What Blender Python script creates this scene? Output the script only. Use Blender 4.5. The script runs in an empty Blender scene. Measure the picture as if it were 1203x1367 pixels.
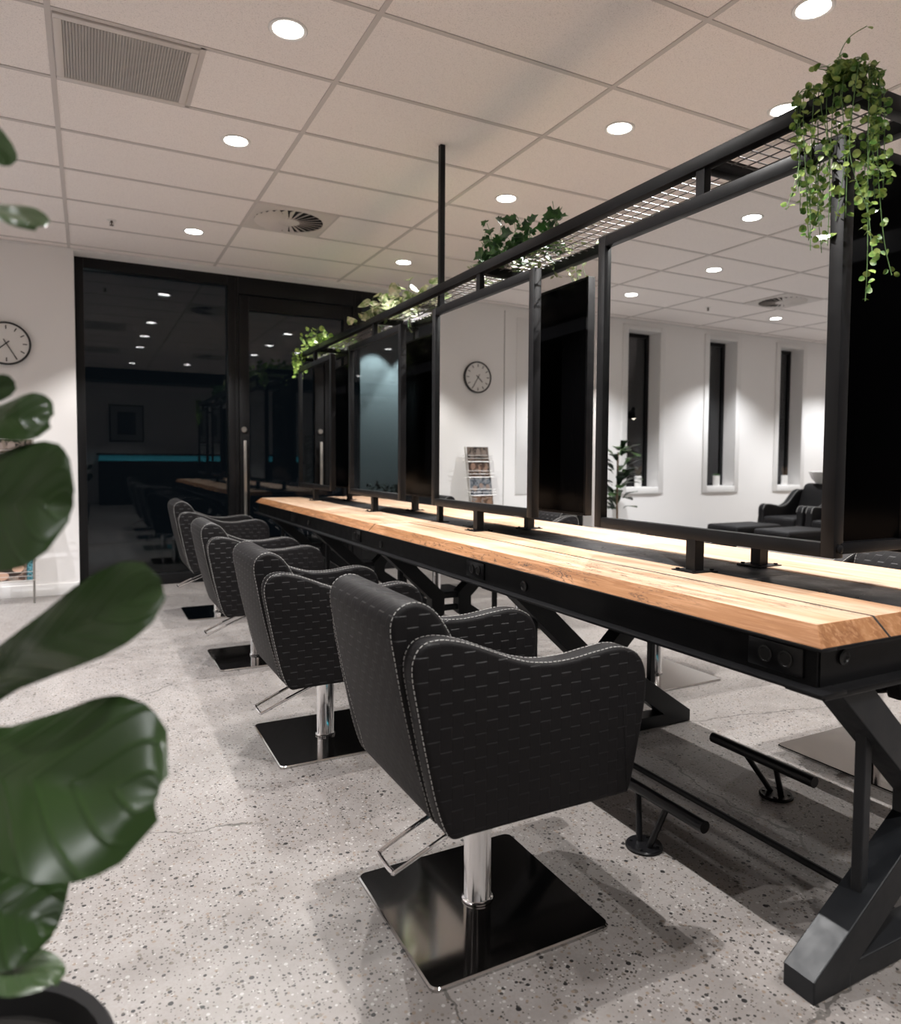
import bpy, bmesh, math, random
from mathutils import Vector, Matrix
C = bpy.context.scene.collection
SC = bpy.context.scene
PI = math.pi
CEIL = 3.019      # ceiling height
XC = 0.845        # centre line of the long table
WB = 3.72         # face of the back wall
GL = 3.95         # plane of the dark glazing

# ------------------------------------------------------------------ helpers
class MB:
    def __init__(s): s.bm = bmesh.new()
    def box(s, x0, x1, y0, y1, z0, z1, bev=0.0, seg=2, M=None):
        m = Matrix.Translation(((x0+x1)/2, (y0+y1)/2, (z0+z1)/2)) @ Matrix.Diagonal((abs(x1-x0), abs(y1-y0), abs(z1-z0), 1))
        if M: m = M @ m
        r = bmesh.ops.create_cube(s.bm, size=1, matrix=m)
        if bev:
            es = set(e for v in r['verts'] for e in v.link_edges)
            bmesh.ops.bevel(s.bm, geom=list(es), offset=bev, segments=seg, affect='EDGES', profile=0.5)
        return s
    def beam(s, a, b, w, h=None, bev=0.0, up=(0, 0, 1)):
        a = Vector(a); b = Vector(b); d = b-a; L = d.length; z = d.normalized(); h = h or w
        u = Vector(up)
        if abs(z.dot(u)) > .99: u = Vector((0, 1, 0))
        x = u.cross(z).normalized(); y = z.cross(x)
        M = Matrix((x, y, z)).transposed().to_4x4(); M.translation = (a+b)/2
        return s.box(-w/2, w/2, -h/2, h/2, -L/2, L/2, bev, 2, M)
    def tube(s, pts, r, n=8, closed=False, cap=True):
        P = [Vector(p) for p in pts]; N = len(P); rings = []; prev = None
        for i, p in enumerate(P):
            if closed: t = (P[(i+1) % N]-P[i-1]).normalized()
            else: t = (P[min(i+1, N-1)]-P[max(i-1, 0)]).normalized()
            if prev is None:
                u = Vector((0, 0, 1)) if abs(t.z) < .9 else Vector((1, 0, 0))
                x = u.cross(t).normalized()
            else: x = (prev-t*prev.dot(t)).normalized()
            prev = x; y = t.cross(x)
            rr = r[i] if isinstance(r, (list, tuple)) else r
            rings.append([s.bm.verts.new(p+(x*math.cos(2*PI*k/n)+y*math.sin(2*PI*k/n))*rr) for k in range(n)])
        for i in range(N if closed else N-1):
            A = rings[i]; B = rings[(i+1) % N]
            for k in range(n): s.bm.faces.new((A[k], A[(k+1) % n], B[(k+1) % n], B[k]))
        if cap and not closed:
            s.bm.faces.new(rings[0][::-1]); s.bm.faces.new(rings[-1])
        return s
    def lathe(s, prof, n=32, c=(0, 0, 0), M=None):
        M = M or Matrix.Translation(c); rings = []
        for r, z in prof:
            if r < 1e-6: rings.append([s.bm.verts.new(M @ Vector((0, 0, z)))])
            else: rings.append([s.bm.verts.new(M @ Vector((r*math.cos(2*PI*k/n), r*math.sin(2*PI*k/n), z))) for k in range(n)])
        for A, B in zip(rings, rings[1:]):
            if len(A) == 1 and len(B) == 1: continue
            for k in range(n):
                if len(A) == 1: s.bm.faces.new((A[0], B[(k+1) % n], B[k]))
                elif len(B) == 1: s.bm.faces.new((A[k], A[(k+1) % n], B[0]))
                else: s.bm.faces.new((A[k], A[(k+1) % n], B[(k+1) % n], B[k]))
        return s
    def poly(s, pts):
        return s.bm.faces.new([s.bm.verts.new(Vector(p)) for p in pts])
    def prism(s, lo, hi):
        A = [s.bm.verts.new(Vector(p)) for p in lo]; B = [s.bm.verts.new(Vector(p)) for p in hi]
        s.bm.faces.new(A[::-1]); s.bm.faces.new(B); n = len(A)
        for k in range(n): s.bm.faces.new((A[k], A[(k+1) % n], B[(k+1) % n], B[k]))
        return s
    def slab(s, prof, y0, y1, r, seg=4):
        # closed outline in (x,z) swept in y with rounded rims
        n = len(prof); P = [Vector((p[0], p[1])) for p in prof]
        ar = sum(P[i].x*P[(i+1) % n].y-P[(i+1) % n].x*P[i].y for i in range(n))
        nr = []
        for i in range(n):
            t = (P[(i+1) % n]-P[i-1]).normalized(); v = Vector((t.y, -t.x))
            nr.append(v if ar > 0 else -v)
        lay = []
        for k in range(seg+1):
            a = PI/2*k/seg; lay.append((y0+r*(1-math.sin(a)), r*(1-math.cos(a))))
        lay = lay[::-1] + [(y1-(y-y0), i) for y, i in lay]
        rings = [[s.bm.verts.new((P[i].x-nr[i].x*ins, y, P[i].y-nr[i].y*ins)) for i in range(n)] for y, ins in lay]
        for A, B in zip(rings, rings[1:]):
            for k in range(n): s.bm.faces.new((A[k], A[(k+1) % n], B[(k+1) % n], B[k]))
        s.bm.faces.new(rings[0][::-1]); s.bm.faces.new(rings[-1])
        return s
    def build(s, name, m, parent=None, smooth=True, loc=(0, 0, 0), ang=35):
        me = bpy.data.meshes.new(name)
        bmesh.ops.recalc_face_normals(s.bm, faces=s.bm.faces[:])
        s.bm.to_mesh(me); s.bm.free()
        if smooth:
            me.shade_smooth(); me.set_sharp_from_angle(angle=math.radians(ang))
        me.materials.append(m)
        o = bpy.data.objects.new(name, me); C.objects.link(o); o.location = loc
        if parent: o.parent = parent
        return o
def tag(o, label, cat, group=None):
    o['label'] = label; o['category'] = cat
    if group: o['group'] = group
    return o
def thing(name, label, cat, loc=(0, 0, 0), rz=0, group=None):
    o = bpy.data.objects.new(name, None); C.objects.link(o); o.location = loc; o.rotation_euler = (0, 0, rz)
    o.empty_display_size = .1
    return tag(o, label, cat, group)
def struct(o):
    o['kind'] = 'structure'; return o
def dup(root, loc, rz, label, group=None):
    r = root.copy(); C.objects.link(r); r.location = loc; r.rotation_euler = (0, 0, rz); r['label'] = label
    if group: r['group'] = group
    for ch in list(root.children):
        c = ch.copy(); C.objects.link(c); c.parent = r
        for g in ch.children:
            d = g.copy(); C.objects.link(d); d.parent = c
    return r
def catmull(P, k=4, closed=True):
    n = len(P); out = []
    for i in range(n if closed else n-1):
        g = lambda j: P[j % n] if closed else P[max(0, min(n-1, j))]
        p0, p1, p2, p3 = g(i-1), g(i), g(i+1), g(i+2)
        for q in range(k):
            t = q/k
            out.append(tuple(.5*(2*b+(c-a)*t+(2*a-5*b+4*c-d)*t*t+(3*b-a-3*c+d)*t**3) for a, b, c, d in zip(p0, p1, p2, p3)))
    if not closed: out.append(tuple(P[-1]))
    return out

# ------------------------------------------------------------------ materials
def newmat(name):
    m = bpy.data.materials.new(name); m.use_nodes = True
    nt = m.node_tree; b = nt.nodes['Principled BSDF']
    return m, nt, b
def mat(name, col, rough=.5, metal=0, spec=.5, coat=0):
    m, nt, b = newmat(name)
    b.inputs['Base Color'].default_value = (*col, 1); b.inputs['Roughness'].default_value = rough
    b.inputs['Metallic'].default_value = metal; b.inputs['Specular IOR Level'].default_value = spec
    b.inputs['Coat Weight'].default_value = coat
    return m
class NT:
    def __init__(s, nt): s.nt = nt
    def n(s, t, **kw):
        x = s.nt.nodes.new(t)
        for k, v in kw.items():
            if k in x.inputs: x.inputs[k].default_value = v
            else: setattr(x, k, v)
        return x
    def l(s, a, b): s.nt.links.new(a, b)
    def math(s, op, a, b=None, c=None):
        x = s.nt.nodes.new('ShaderNodeMath'); x.operation = op
        for i, v in enumerate((a, b, c)):
            if v is None: continue
            if isinstance(v, (int, float)): x.inputs[i].default_value = v
            else: s.l(v, x.inputs[i])
        return x.outputs[0]
    def mix(s, f, a, b, mode='MIX'):
        x = s.nt.nodes.new('ShaderNodeMix'); x.data_type = 'RGBA'; x.blend_type = mode
        for i, v in ((0, f), (6, a), (7, b)):
            if isinstance(v, (int, float)): x.inputs[i].default_value = v
            elif isinstance(v, tuple): x.inputs[i].default_value = (*v, 1) if len(v) == 3 else v
            else: s.l(v, x.inputs[i])
        return x.outputs[2]
    def ramp(s, f, stops):
        x = s.nt.nodes.new('ShaderNodeValToRGB'); e = x.color_ramp.elements
        while len(e) < len(stops): e.new(.5)
        for k, (p, c) in enumerate(stops):
            e[k].position = p; e[k].color = (c, c, c, 1) if isinstance(c, (int, float)) else (*c, 1)
        s.l(f, x.inputs[0]); return x.outputs[0]
    def obj(s, scale=(1, 1, 1), loc=(0, 0, 0)):
        t = s.n('ShaderNodeTexCoord'); m = s.n('ShaderNodeMapping')
        m.inputs['Scale'].default_value = scale; m.inputs['Location'].default_value = loc
        s.l(t.outputs['Object'], m.inputs[0]); return m.outputs[0]
    def noise(s, v, scale, detail=3, rough=.5, dist=0):
        x = s.n('ShaderNodeTexNoise', Scale=scale, Detail=detail, Roughness=rough, Distortion=dist)
        s.l(v, x.inputs['Vector']); return x.outputs[0]
    def bump(s, h, strength, dist, b, base=None):
        x = s.n('ShaderNodeBump', Strength=strength, Distance=dist); s.l(h, x.inputs['Height'])
        s.l(x.outputs[0], b.inputs['Normal']); return x

def floor_mat():
    m, nt, b = newmat('polished_concrete'); N = NT(nt); v = N.obj()
    big = N.noise(v, 1.1, 4, .6); mid = N.noise(v, 9, 4, .6); fine = N.noise(v, 110, 3, .7)
    col = N.mix(N.ramp(big, [(.3, 0), (.7, 1)]), (.182, .164, .154), (.245, .228, .218))
    col = N.mix(N.ramp(mid, [(.35, 0), (.68, .55)]), col, (.285, .268, .258))
    col = N.mix(N.ramp(fine, [(.38, .5), (.56, 0)]), col, (.20, .18, .165))
    def chips(scale, thr, lo, hi, c, col):
        x = N.n('ShaderNodeTexVoronoi', Scale=scale, Randomness=1.0)
        w = N.n('ShaderNodeTexNoise', Scale=scale*.9, Detail=1.0)
        N.l(v, w.inputs['Vector'])
        d = N.mix(.04, v, w.outputs[1], 'ADD') if False else v
        N.l(d, x.inputs['Vector'])
        r = N.n('ShaderNodeSeparateColor'); N.l(x.outputs['Color'], r.inputs[0])
        sel = N.math('MULTIPLY', N.math('GREATER_THAN', r.outputs[0], lo), N.math('LESS_THAN', r.outputs[0], hi))
        size = N.math('MULTIPLY', N.math('ADD', r.outputs[1], .35), thr)
        inn = N.math('LESS_THAN', N.math('ADD', x.outputs['Distance'], N.math('MULTIPLY', w.outputs[0], .16)), N.math('ADD', size, .08))
        return N.mix(N.math('MULTIPLY', sel, inn), col, c)
    col = chips(80, .30, .0, .22, (.33, .315, .30), col)
    col = chips(60, .30, .3, .55, (.135, .115, .10), col)
    col = chips(75, .30, 0, .22, (.19, .15, .12), col)
    col = chips(88, .32, .40, .60, (.040, .037, .035), col)
    col = chips(52, .27, 0, .17, (.022, .021, .021), col)
    col = chips(150, .36, .2, .50, (.075, .065, .058), col)
    col = chips(120, .30, .6, .68, (.36, .345, .33), col)
    # hairline cracks
    wv = N.n('ShaderNodeTexVoronoi', feature='DISTANCE_TO_EDGE', Scale=.55); dn = N.n('ShaderNodeTexNoise', Scale=5.0, Detail=5.0)
    N.l(v, dn.inputs['Vector'])
    vm = N.n('ShaderNodeVectorMath', operation='MULTIPLY_ADD'); N.l(dn.outputs[1], vm.inputs[0]); vm.inputs[1].default_value = (.22, .22, 0); N.l(v, vm.inputs[2])
    N.l(vm.outputs[0], wv.inputs['Vector'])
    mask = N.ramp(N.noise(v, 1.7, 2), [(.42, 0), (.52, 1)])
    crack = N.math('MULTIPLY', N.math('LESS_THAN', wv.outputs['Distance'], .0022), mask)
    col = N.mix(N.math('MULTIPLY', crack, .75), col, (.06, .055, .05))
    N.l(col, b.inputs['Base Color'])
    N.l(N.ramp(mid, [(.3, .32), (.7, .46)]), b.inputs['Roughness'])
    b.inputs['Specular IOR Level'].default_value = .4
    N.bump(fine, .08, .002, b)
    return m
def ceiling_mat():
    m, nt, b = newmat('mineral_fibre_tile'); N = NT(nt); v = N.obj()
    f = N.noise(v, 170, 3, .75); g = N.noise(v, 60, 2, .6)
    col = N.mix(N.ramp(f, [(.36, .6), (.46, 0)]), (.93, .87, .845), (.60, .55, .53))
    col = N.mix(N.ramp(g, [(.25, .35), (.5, 0)]), col, (.83, .775, .755))
    N.l(col, b.inputs['Base Color']); b.inputs['Roughness'].default_value = .95; b.inputs['Specular IOR Level'].default_value = .1
    N.bump(f, .25, .003, b); return m
def wall_mat(name, col):
    m, nt, b = newmat(name); N = NT(nt); v = N.obj()
    f = N.noise(v, 220, 2); g = N.noise(v, 1.5, 3)
    N.l(N.mix(g, tuple(c*.97 for c in col), col), b.inputs['Base Color'])
    b.inputs['Roughness'].default_value = .7; b.inputs['Specular IOR Level'].default_value = .25
    N.bump(f, .05, .001, b); return m
def leather_mat(name='woven_embossed_leather', k=1.0):
    m, nt, b = newmat(name); N = NT(nt); t = N.n('ShaderNodeTexCoord'); s = N.n('ShaderNodeSeparateXYZ')
    N.l(t.outputs['Object'], s.inputs[0])
    u = N.math('DIVIDE', N.math('ADD', N.math('ADD', s.outputs[0], s.outputs[1]), 5.0), .029)
    iu = N.math('FLOOR', u); fu = N.math('FRACT', u)
    par = N.math('MODULO', iu, 2.0)
    vv = N.math('ADD', N.math('DIVIDE', N.math('ADD', s.outputs[2], 3.0), .054), N.math('MULTIPLY', par, .5))
    fv = N.math('FRACT', vv)
    # pillow of each strap, with a sharp lip along its lower end
    su = N.ramp(fu, [(0, .75), (.08, 1), (.92, 1), (1, .75)])
    sv = N.ramp(fv, [(0, 0), (.5, .55), (.80, 1), (.945, 1), (1, 0)])
    pil = N.math('MULTIPLY', su, sv)
    lip = N.math('MULTIPLY', N.ramp(fv, [(0, 0), (.91, 0), (.95, 1), (.985, 1), (1, 0)]), N.ramp(fu, [(.04, 0), (.12, 1), (.88, 1), (.96, 0)]))
    gr = N.noise(t.outputs['Object'], 420, 3, .6)
    h = N.math('ADD', N.math('MULTIPLY', pil, 1.0*k), N.math('MULTIPLY', gr, .10))
    N.bump(h, .64, .0028, b)
    N.l(N.mix(gr, (.0040, .0034, .0040), (.0080, .0070, .0076)), b.inputs['Base Color'])
    N.l(N.mix(lip, (.62, .62, .62), (.44, .44, .44)), b.inputs['Roughness']); b.inputs['Specular IOR Level'].default_value = .22
    return m
def wood_mat(name='spalted_pale_hardwood', seed=0, end=False):
    m, nt, b = newmat(name); N = NT(nt)
    v = N.obj((6, .55, 6), (seed, seed*3, 0)); v2 = N.obj((26, 1.3, 26), (seed*2, 0, 0)); v3 = N.obj((2.2, 1.0, 2.2), (0, seed, 0))
    a = N.noise(v, 1.4, 6, .6, 1.2); g = N.noise(v2, 3.0, 5, .65, .6); p = N.noise(v3, 1.3, 4, .6, .5)
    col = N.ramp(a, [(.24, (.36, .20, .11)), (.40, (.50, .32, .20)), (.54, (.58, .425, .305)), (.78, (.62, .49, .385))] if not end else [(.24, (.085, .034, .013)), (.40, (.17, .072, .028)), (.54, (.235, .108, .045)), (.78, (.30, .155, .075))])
    col = N.mix(N.ramp(g, [(.34, .75), (.52, 0)]), col, (.36, .19, .10))
    col = N.mix(N.ramp(p, [(.60, 0), (.74, .55)]), col, (.42, .20, .09))
    # dark spalting veins, thin and patchy
    sp = N.noise(N.obj((13, 1.5, 13), (seed, 1, 0)), 1.5, 5, .72, 1.6)
    line = N.math('LESS_THAN', N.math('ABSOLUTE', N.math('SUBTRACT', sp, .5)), .010)
    msk = N.ramp(N.noise(N.obj((1.6, .8, 1.6), (3+seed, 2, 0)), 1.2, 3), [(.50, 0), (.57, 1)])
    col = N.mix(N.math('MULTIPLY', line, msk), col, (.055, .03, .018))
    knot = N.n('ShaderNodeTexVoronoi', Scale=1.0); N.l(N.obj((2.6, .9, 2.6), (seed+.3, .2, 0)), knot.inputs['Vector'])
    col = N.mix(N.ramp(knot.outputs['Distance'], [(.03, .8), (.13, 0)]), col, (.30, .13, .06))
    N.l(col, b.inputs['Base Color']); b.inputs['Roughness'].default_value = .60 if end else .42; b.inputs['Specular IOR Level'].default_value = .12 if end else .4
    N.bump(g, .08, .002, b); return m
def steel_mat(name, col, rough, var=.08, metal=.6, spec=.5):
    m, nt, b = newmat(name); N = NT(nt); v = N.obj(); n = N.noise(v, 14, 5, .65)
    N.l(N.mix(n, tuple(c*.7 for c in col), tuple(c*1.3 for c in col)), b.inputs['Base Color'])
    N.l(N.ramp(n, [(.3, max(0, rough-var)), (.7, rough+var)]), b.inputs['Roughness'])
    b.inputs['Metallic'].default_value = metal; b.inputs['Specular IOR Level'].default_value = spec; return m
def glass_mat(name, ior=1.75, tint=(.5, .55, .55)):
    m = bpy.data.materials.new(name); m.use_nodes = True; nt = m.node_tree; nt.nodes.clear(); N = NT(nt)
    o = N.n('ShaderNodeOutputMaterial'); mx = N.n('ShaderNodeMixShader'); f = N.n('ShaderNodeFresnel', IOR=ior)
    t = N.n('ShaderNodeBsdfTransparent'); t.inputs[0].default_value = (*tint, 1)
    g = N.n('ShaderNodeBsdfGlossy', Roughness=.0); g.inputs[0].default_value = (.95, .96, 1, 1)
    N.l(f.outputs[0], mx.inputs[0]); N.l(t.outputs[0], mx.inputs[1]); N.l(g.outputs[0], mx.inputs[2]); N.l(mx.outputs[0], o.inputs[0])
    return m
def emit_mat(name, col, s):
    m, nt, b = newmat(name); b.inputs['Base Color'].default_value = (*col, 1)
    b.inputs['Emission Color'].default_value = (*col, 1); b.inputs['Emission Strength'].default_value = s; return m
def leaf_mat(name, top, vein, rough=.32, back=None):
    m, nt, b = newmat(name); N = NT(nt)
    at = N.n('ShaderNodeAttribute', attribute_name='leafuv'); s = N.n('ShaderNodeSeparateXYZ'); N.l(at.outputs['Vector'], s.inputs[0])
    u, vv = s.outputs[0], s.outputs[1]     # u along, vv across (-1..1)
    av = N.math('ABSOLUTE', vv)
    mid = N.math('LESS_THAN', av, .035)
    side = N.math('PINGPONG', N.math('ADD', N.math('MULTIPLY', u, 8.0), N.math('MULTIPLY', av, -2.2)), .5)
    sv = N.ramp(side, [(0, 1), (.07, .5), (.12, 0)])
    n = N.noise(N.obj(), 14, 3)
    col = N.mix(n, tuple(c*.7 for c in top), tuple(c*1.25 for c in top))
    col = N.mix(N.math('MAXIMUM', N.math('MULTIPLY', sv, .5), mid), col, vein)
    geo = N.n('ShaderNodeNewGeometry')
    if back: col = N.mix(geo.outputs['Backfacing'], col, back)
    N.l(col, b.inputs['Base Color']); b.inputs['Roughness'].default_value = rough
    N.bump(N.math('SUBTRACT', 1.0, sv), .25, .003, b); b.inputs['Specular IOR Level'].default_value = .4
    b.inputs['Subsurface Weight'].default_value = 0
    return m
def tone_leaf(name, c1, c2, scale=30, rough=.4):
    m, nt, b = newmat(name); N = NT(nt); n = N.noise(N.obj(), scale, 2)
    N.l(N.ramp(n, [(.38, c1), (.62, c2)]), b.inputs['Base Color']); b.inputs['Roughness'].default_value = rough; return m
def print_mat(name, cols, scale, seed):
    m, nt, b = newmat(name); N = NT(nt); v = N.obj((1, 1, 1), (seed*1.7, seed, seed*.6))
    n = N.noise(v, scale, 3, .55, .8)
    k = len(cols); N.l(N.ramp(n, [(.28+.44*i/(k-1), c) for i, c in enumerate(cols)]), b.inputs['Base Color'])
    b.inputs['Roughness'].default_value = .3; return m

M = {}
M['floor'] = floor_mat(); M['ceil'] = ceiling_mat()
M['wall'] = wall_mat('white_painted_wall', (.83, .81, .80)); M['trimw'] = wall_mat('white_gloss_trim', (.78, .765, .755))
M['bar'] = mat('ceiling_grid_enamel', (.60, .555, .535), .6)
M['leather'] = leather_mat(); M['leather_plain'] = leather_mat('fine_black_leather', .12)
M['thread'] = mat('pale_grey_thread', (.40, .39, .375), .7)
M['wood1'] = wood_mat('spalted_hardwood_slab', 0); M['wood2'] = wood_mat('spalted_hardwood_slab_far', 4.3); M['wood3'] = wood_mat('spalted_hardwood_slab_other', 9.1)
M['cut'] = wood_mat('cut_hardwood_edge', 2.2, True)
M['resin'] = mat('black_resin', (.012, .010, .009), .2)
M['black_steel'] = steel_mat('black_powder_coated_steel', (.0045, .0045, .0052), .42, .06, 0, .24)
M['raw_steel'] = steel_mat('blackened_steel', (.013, .0145, .017), .40, .1, .15, .35)
M['strip'] = steel_mat('dark_steel_plate', (.045, .045, .047), .34, .1, .5)
M['chrome'] = mat('chrome', (.82, .82, .83), .07, 1)
M['base'] = mat('polished_dark_base', (.50, .49, .48), .085, 1)
M['rim'] = mat('brushed_steel_rim', (.55, .54, .53), .25, 1)
M['mirror'] = mat('mirror_silver', (.86, .88, .87), .0, 1)
M['gloss_black'] = mat('black_gloss_panel', (.0022, .0022, .0026), .25, 0, .05)
M['blackplastic'] = mat('black_plastic', (.006, .006, .007), .3, 0, .3)
M['wire'] = mat('zinc_wire', (.22, .21, .205), .42, .55)
M['frame_black'] = mat('black_anodised_frame', (.0065, .0065, .0072), .4, 0, .25)
M['glass'] = glass_mat('dark_night_glass', 1.5); M['glass2'] = glass_mat('window_glass', 1.85)
M['steel_handle'] = mat('satin_steel', (.62, .60, .57), .3, 1)
M['teal'] = mat('teal_film', (.02, .17, .21), .5)
M['lens'] = emit_mat('lamp_lens', (1, .965, .92), 14)
M['trim_white'] = mat('white_enamel', (.75, .72, .70), .45)
M['vent'] = mat('vent_enamel', (.66, .61, .58), .5); M['void'] = mat('duct_void', (.012, .012, .012), .9)
M['mesh_grey'] = mat('grey_core_grille', (.62, .59, .57), .6)
M['clock_face'] = mat('clock_face', (.72, .70, .68), .4); M['black'] = mat('satin_black', (.010, .010, .010), .4)
M['figleaf'] = leaf_mat('glossy_fig_leaf', (.0052, .0205, .0100), (.015, .046, .018), .29, (.024, .050, .013))
M['bark'] = mat('brown_bark', (.12, .075, .045), .8); M['stem'] = mat('green_stem', (.12, .22, .07), .6)
M['pot'] = mat('charcoal_pot', (.015, .015, .016), .55); M['soil'] = mat('dark_soil', (.006, .005, .004), .95)
M['heart'] = tone_leaf('string_vine_leaf', (.07, .18, .025), (.38, .48, .13), 45, .4)
M['ivy'] = tone_leaf('ivy_leaf', (.012, .055, .012), (.05, .15, .03), 30, .4)
M['pothos'] = tone_leaf('variegated_leaf', (.20, .32, .08), (.80, .78, .56), 28, .4)
M['fern'] = tone_leaf('bright_small_leaf', (.10, .24, .03), (.45, .58, .14), 40, .45)
M['ceramic'] = mat('white_ceramic', (.80, .79, .77), .2)

# ------------------------------------------------------------------ room shell
m = MB(); m.box(-8.7, 5.7, -9.7, 4.3, -.1, 0); struct(m.build('floor', M['floor']))
m = MB(); m.box(-8.7, 5.7, -9.7, WB+.35, CEIL, CEIL+.1); struct(m.build('ceiling', M['ceil']))
# T-bar grid
m = MB()
k = -7.2
while k < 5.6: m.box(k-.012, k+.012, -9.6, WB, CEIL-.005, CEIL+.002); k += 1.2
n = -16
while n*.6 < WB: m.box(-8.6, 5.6, n*.6-.012, n*.6+.012, CEIL-.0045, CEIL+.002); n += 1
for x, y in ((-.6, 0), (.6, 1.8), (-.6, -2.4), (.6, -2.4), (-4.2, 1.8)): m.box(x-.012, x+.012, y, y+.6, CEIL-.0045, CEIL+.002)
struct(m.build('trim_1', M['bar'], smooth=False))
# back wall with four slot windows and the glazed opening
GX0, GX1 = -1.166, 4.50
wins = [(-4.20, -3.66), (-5.62, -5.09), (-7.02, -6.52)]
WZ0, WZ1 = .87, 2.89
m = MB(); T = .33
m.box(-8.6, GX0, WB, WB+T, 0, WZ0); m.box(-8.6, GX0, WB, WB+T, WZ1, CEIL)
xs = [-8.6]
for a, b in sorted(wins): xs += [a, b]
xs.append(GX0)
for a, b in zip(xs[::2], xs[1::2]): m.box(a, b, WB, WB+T, WZ0, WZ1)
m.box(GX1, 5.6, WB, WB+T, 0, CEIL); m.box(GX0, GX1, WB, WB+T, 2.998, CEIL)
struct(m.build('wall_back', M['wall'], smooth=False))
m = MB(); m.box(-8.7, -8.6, -9.7, 4.05, 0, CEIL); struct(m.build('wall_left', M['wall']))
m = MB(); m.box(5.6, 5.7, -9.7, 4.05, 0, CEIL); struct(m.build('wall_right', M['wall']))
m = MB(); m.box(-8.6, 5.6, -9.7, -9.6, 0, CEIL); struct(m.build('wall_front', M['wall']))
m = MB(); m.box(-8.6, 5.6, -5.45, -4.75, 2.78, CEIL); struct(m.build('trim_2', M['frame_black']))
m = MB(); m.box(-8.6, GX0-.0, WB-.014, WB+.002, 0, .105, .004); m.box(GX1, 5.6, WB-.014, WB+.002, 0, .105, .004); struct(m.build('baseboard_back', M['trimw']))
m = MB(); m.box(-8.6, -8.586, -9.6, WB-.02, 0, .1, .004); struct(m.build('baseboard_left', M['trimw']))
m = MB(); m.box(5.586, 5.6, -9.6, WB-.02, 0, .1, .004); struct(m.build('baseboard_right', M['trimw']))
m = MB(); m.box(-8.58, 5.58, -9.6, -9.586, 0, .1, .004); struct(m.build('baseboard_front', M['trimw']))
m = MB(); m.box(-8.6, 5.6, WB-.012, WB+.001, CEIL-.02, CEIL-.003); struct(m.build('trim_3', M['trimw']))
m = MB(); m.box(-2.053, -2.047, WB-.004, WB+.001, .105, 2.96); struct(m.build('trim_4', mat('shadow_joint', (.25, .24, .23), .8)))

m = MB(); m.box(-2.95, -2.22, WB-.008, WB+.001, .80, 2.90, .003); struct(m.build('trim_5', M['trimw']))
# glazed shopfront: fixed pane, door, further panes
def pane_window(name, x0, x1, z0, z1, f, yg, band=False):
    m = MB()
    m.box(x0, x0+f, yg-.05, yg+.05, z0, z1, .003); m.box(x1-f, x1, yg-.05, yg+.05, z0, z1, .003)
    m.box(x0+f, x1-f, yg-.05, yg+.05, z1-f-.02, z1, .003); m.box(x0+f, x1-f, yg-.05, yg+.05, z0, z0+f+.03, .003)
    r = struct(m.build(name, M['frame_black']))
    g = MB(); g.box(x0+f-.01, x1-f+.01, yg+.020, yg+.044, z0+f, z1-f); g.build('glass_pane', M['glass'], r)
    return r
pane_window('window_1', GX0, .222, .0, 2.998, .072, GL, True)
pane_window('window_2', 1.46, 2.98, .0, 2.998, .07, GL, True)
pane_window('window_3', 2.98, GX1, .0, 2.998, .07, GL, True)
m = MB()
m.box(.222, .25, GL-.05, GL+.05, 0, 2.998, .003); m.box(1.43, 1.46, GL-.05, GL+.05, 0, 2.998, .003); m.box(.25, 1.43, GL-.05, GL+.05, 2.83, 2.998, .003)
dr = struct(m.build('door_1', M['frame_black']))
m = MB(); X0, X1 = .256, 1.424
m.box(X0, .352, GL-.04, GL+.03, .01, 2.82, .003); m.box(1.33, X1, GL-.04, GL+.03, .01, 2.82, .003); m.box(.352, 1.33, GL-.04, GL+.03, 2.68, 2.82, .003); m.box(.352, 1.33, GL-.04, GL+.03, .01, .16, .003)
dl = m.build('door_leaf', M['frame_black'], dr)
m = MB(); m.box(.345, 1.34, GL+.006, GL+.028, .15, 2.69); m.build('glass_pane', M['glass'], dl)
m = MB(); m.box(.285, .313, GL-.092, GL-.078, .60, 1.385, .004)
for z in (.72, 1.28): m.box(.293, .305, GL-.08, GL-.035, z-.008, z+.008)
m.build('pull_handle', M['steel_handle'], dl)
m = MB(); m.lathe([(0, .016), (.024, .016), (.028, .01), (.028, 0)], 24, M=Matrix.Translation((.298, GL-.038, 1.495)) @ Matrix.Rotation(PI/2, 4, 'X')); m.build('lock_cylinder', M['steel_handle'], dl)

# slot windows (deep white reveals)
for i, (a, b) in enumerate(wins):
    m = MB(); w = .085; y1 = WB-.016
    m.box(a-w, a, y1, WB, WZ0-w, WZ1+.06, .003); m.box(b, b+w, y1, WB, WZ0-w, WZ1+.06, .003)
    m.box(a, b, y1, WB, WZ1, WZ1+.06, .003); m.box(a, b, y1-.006, WB, WZ0-w, WZ0, .003)
    r = struct(m.build('window_%d' % (i+4), M['trimw']))
    m = MB(); yg = WB+.2; f = .05
    m.box(a, a+f, yg, yg+.06, WZ0, WZ1); m.box(b-f, b, yg, yg+.06, WZ0, WZ1); m.box(a+f, b-f, yg, yg+.06, WZ1-f, WZ1); m.box(a+f, b-f, yg, yg+.06, WZ0, WZ0+f)
    m.build('window_frame', M['frame_black'], r)
    m = MB(); m.box(a+f, b-f, yg+.02, yg+.026, WZ0+f, WZ1-f); m.build('glass_pane', M['glass2'], r)

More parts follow.
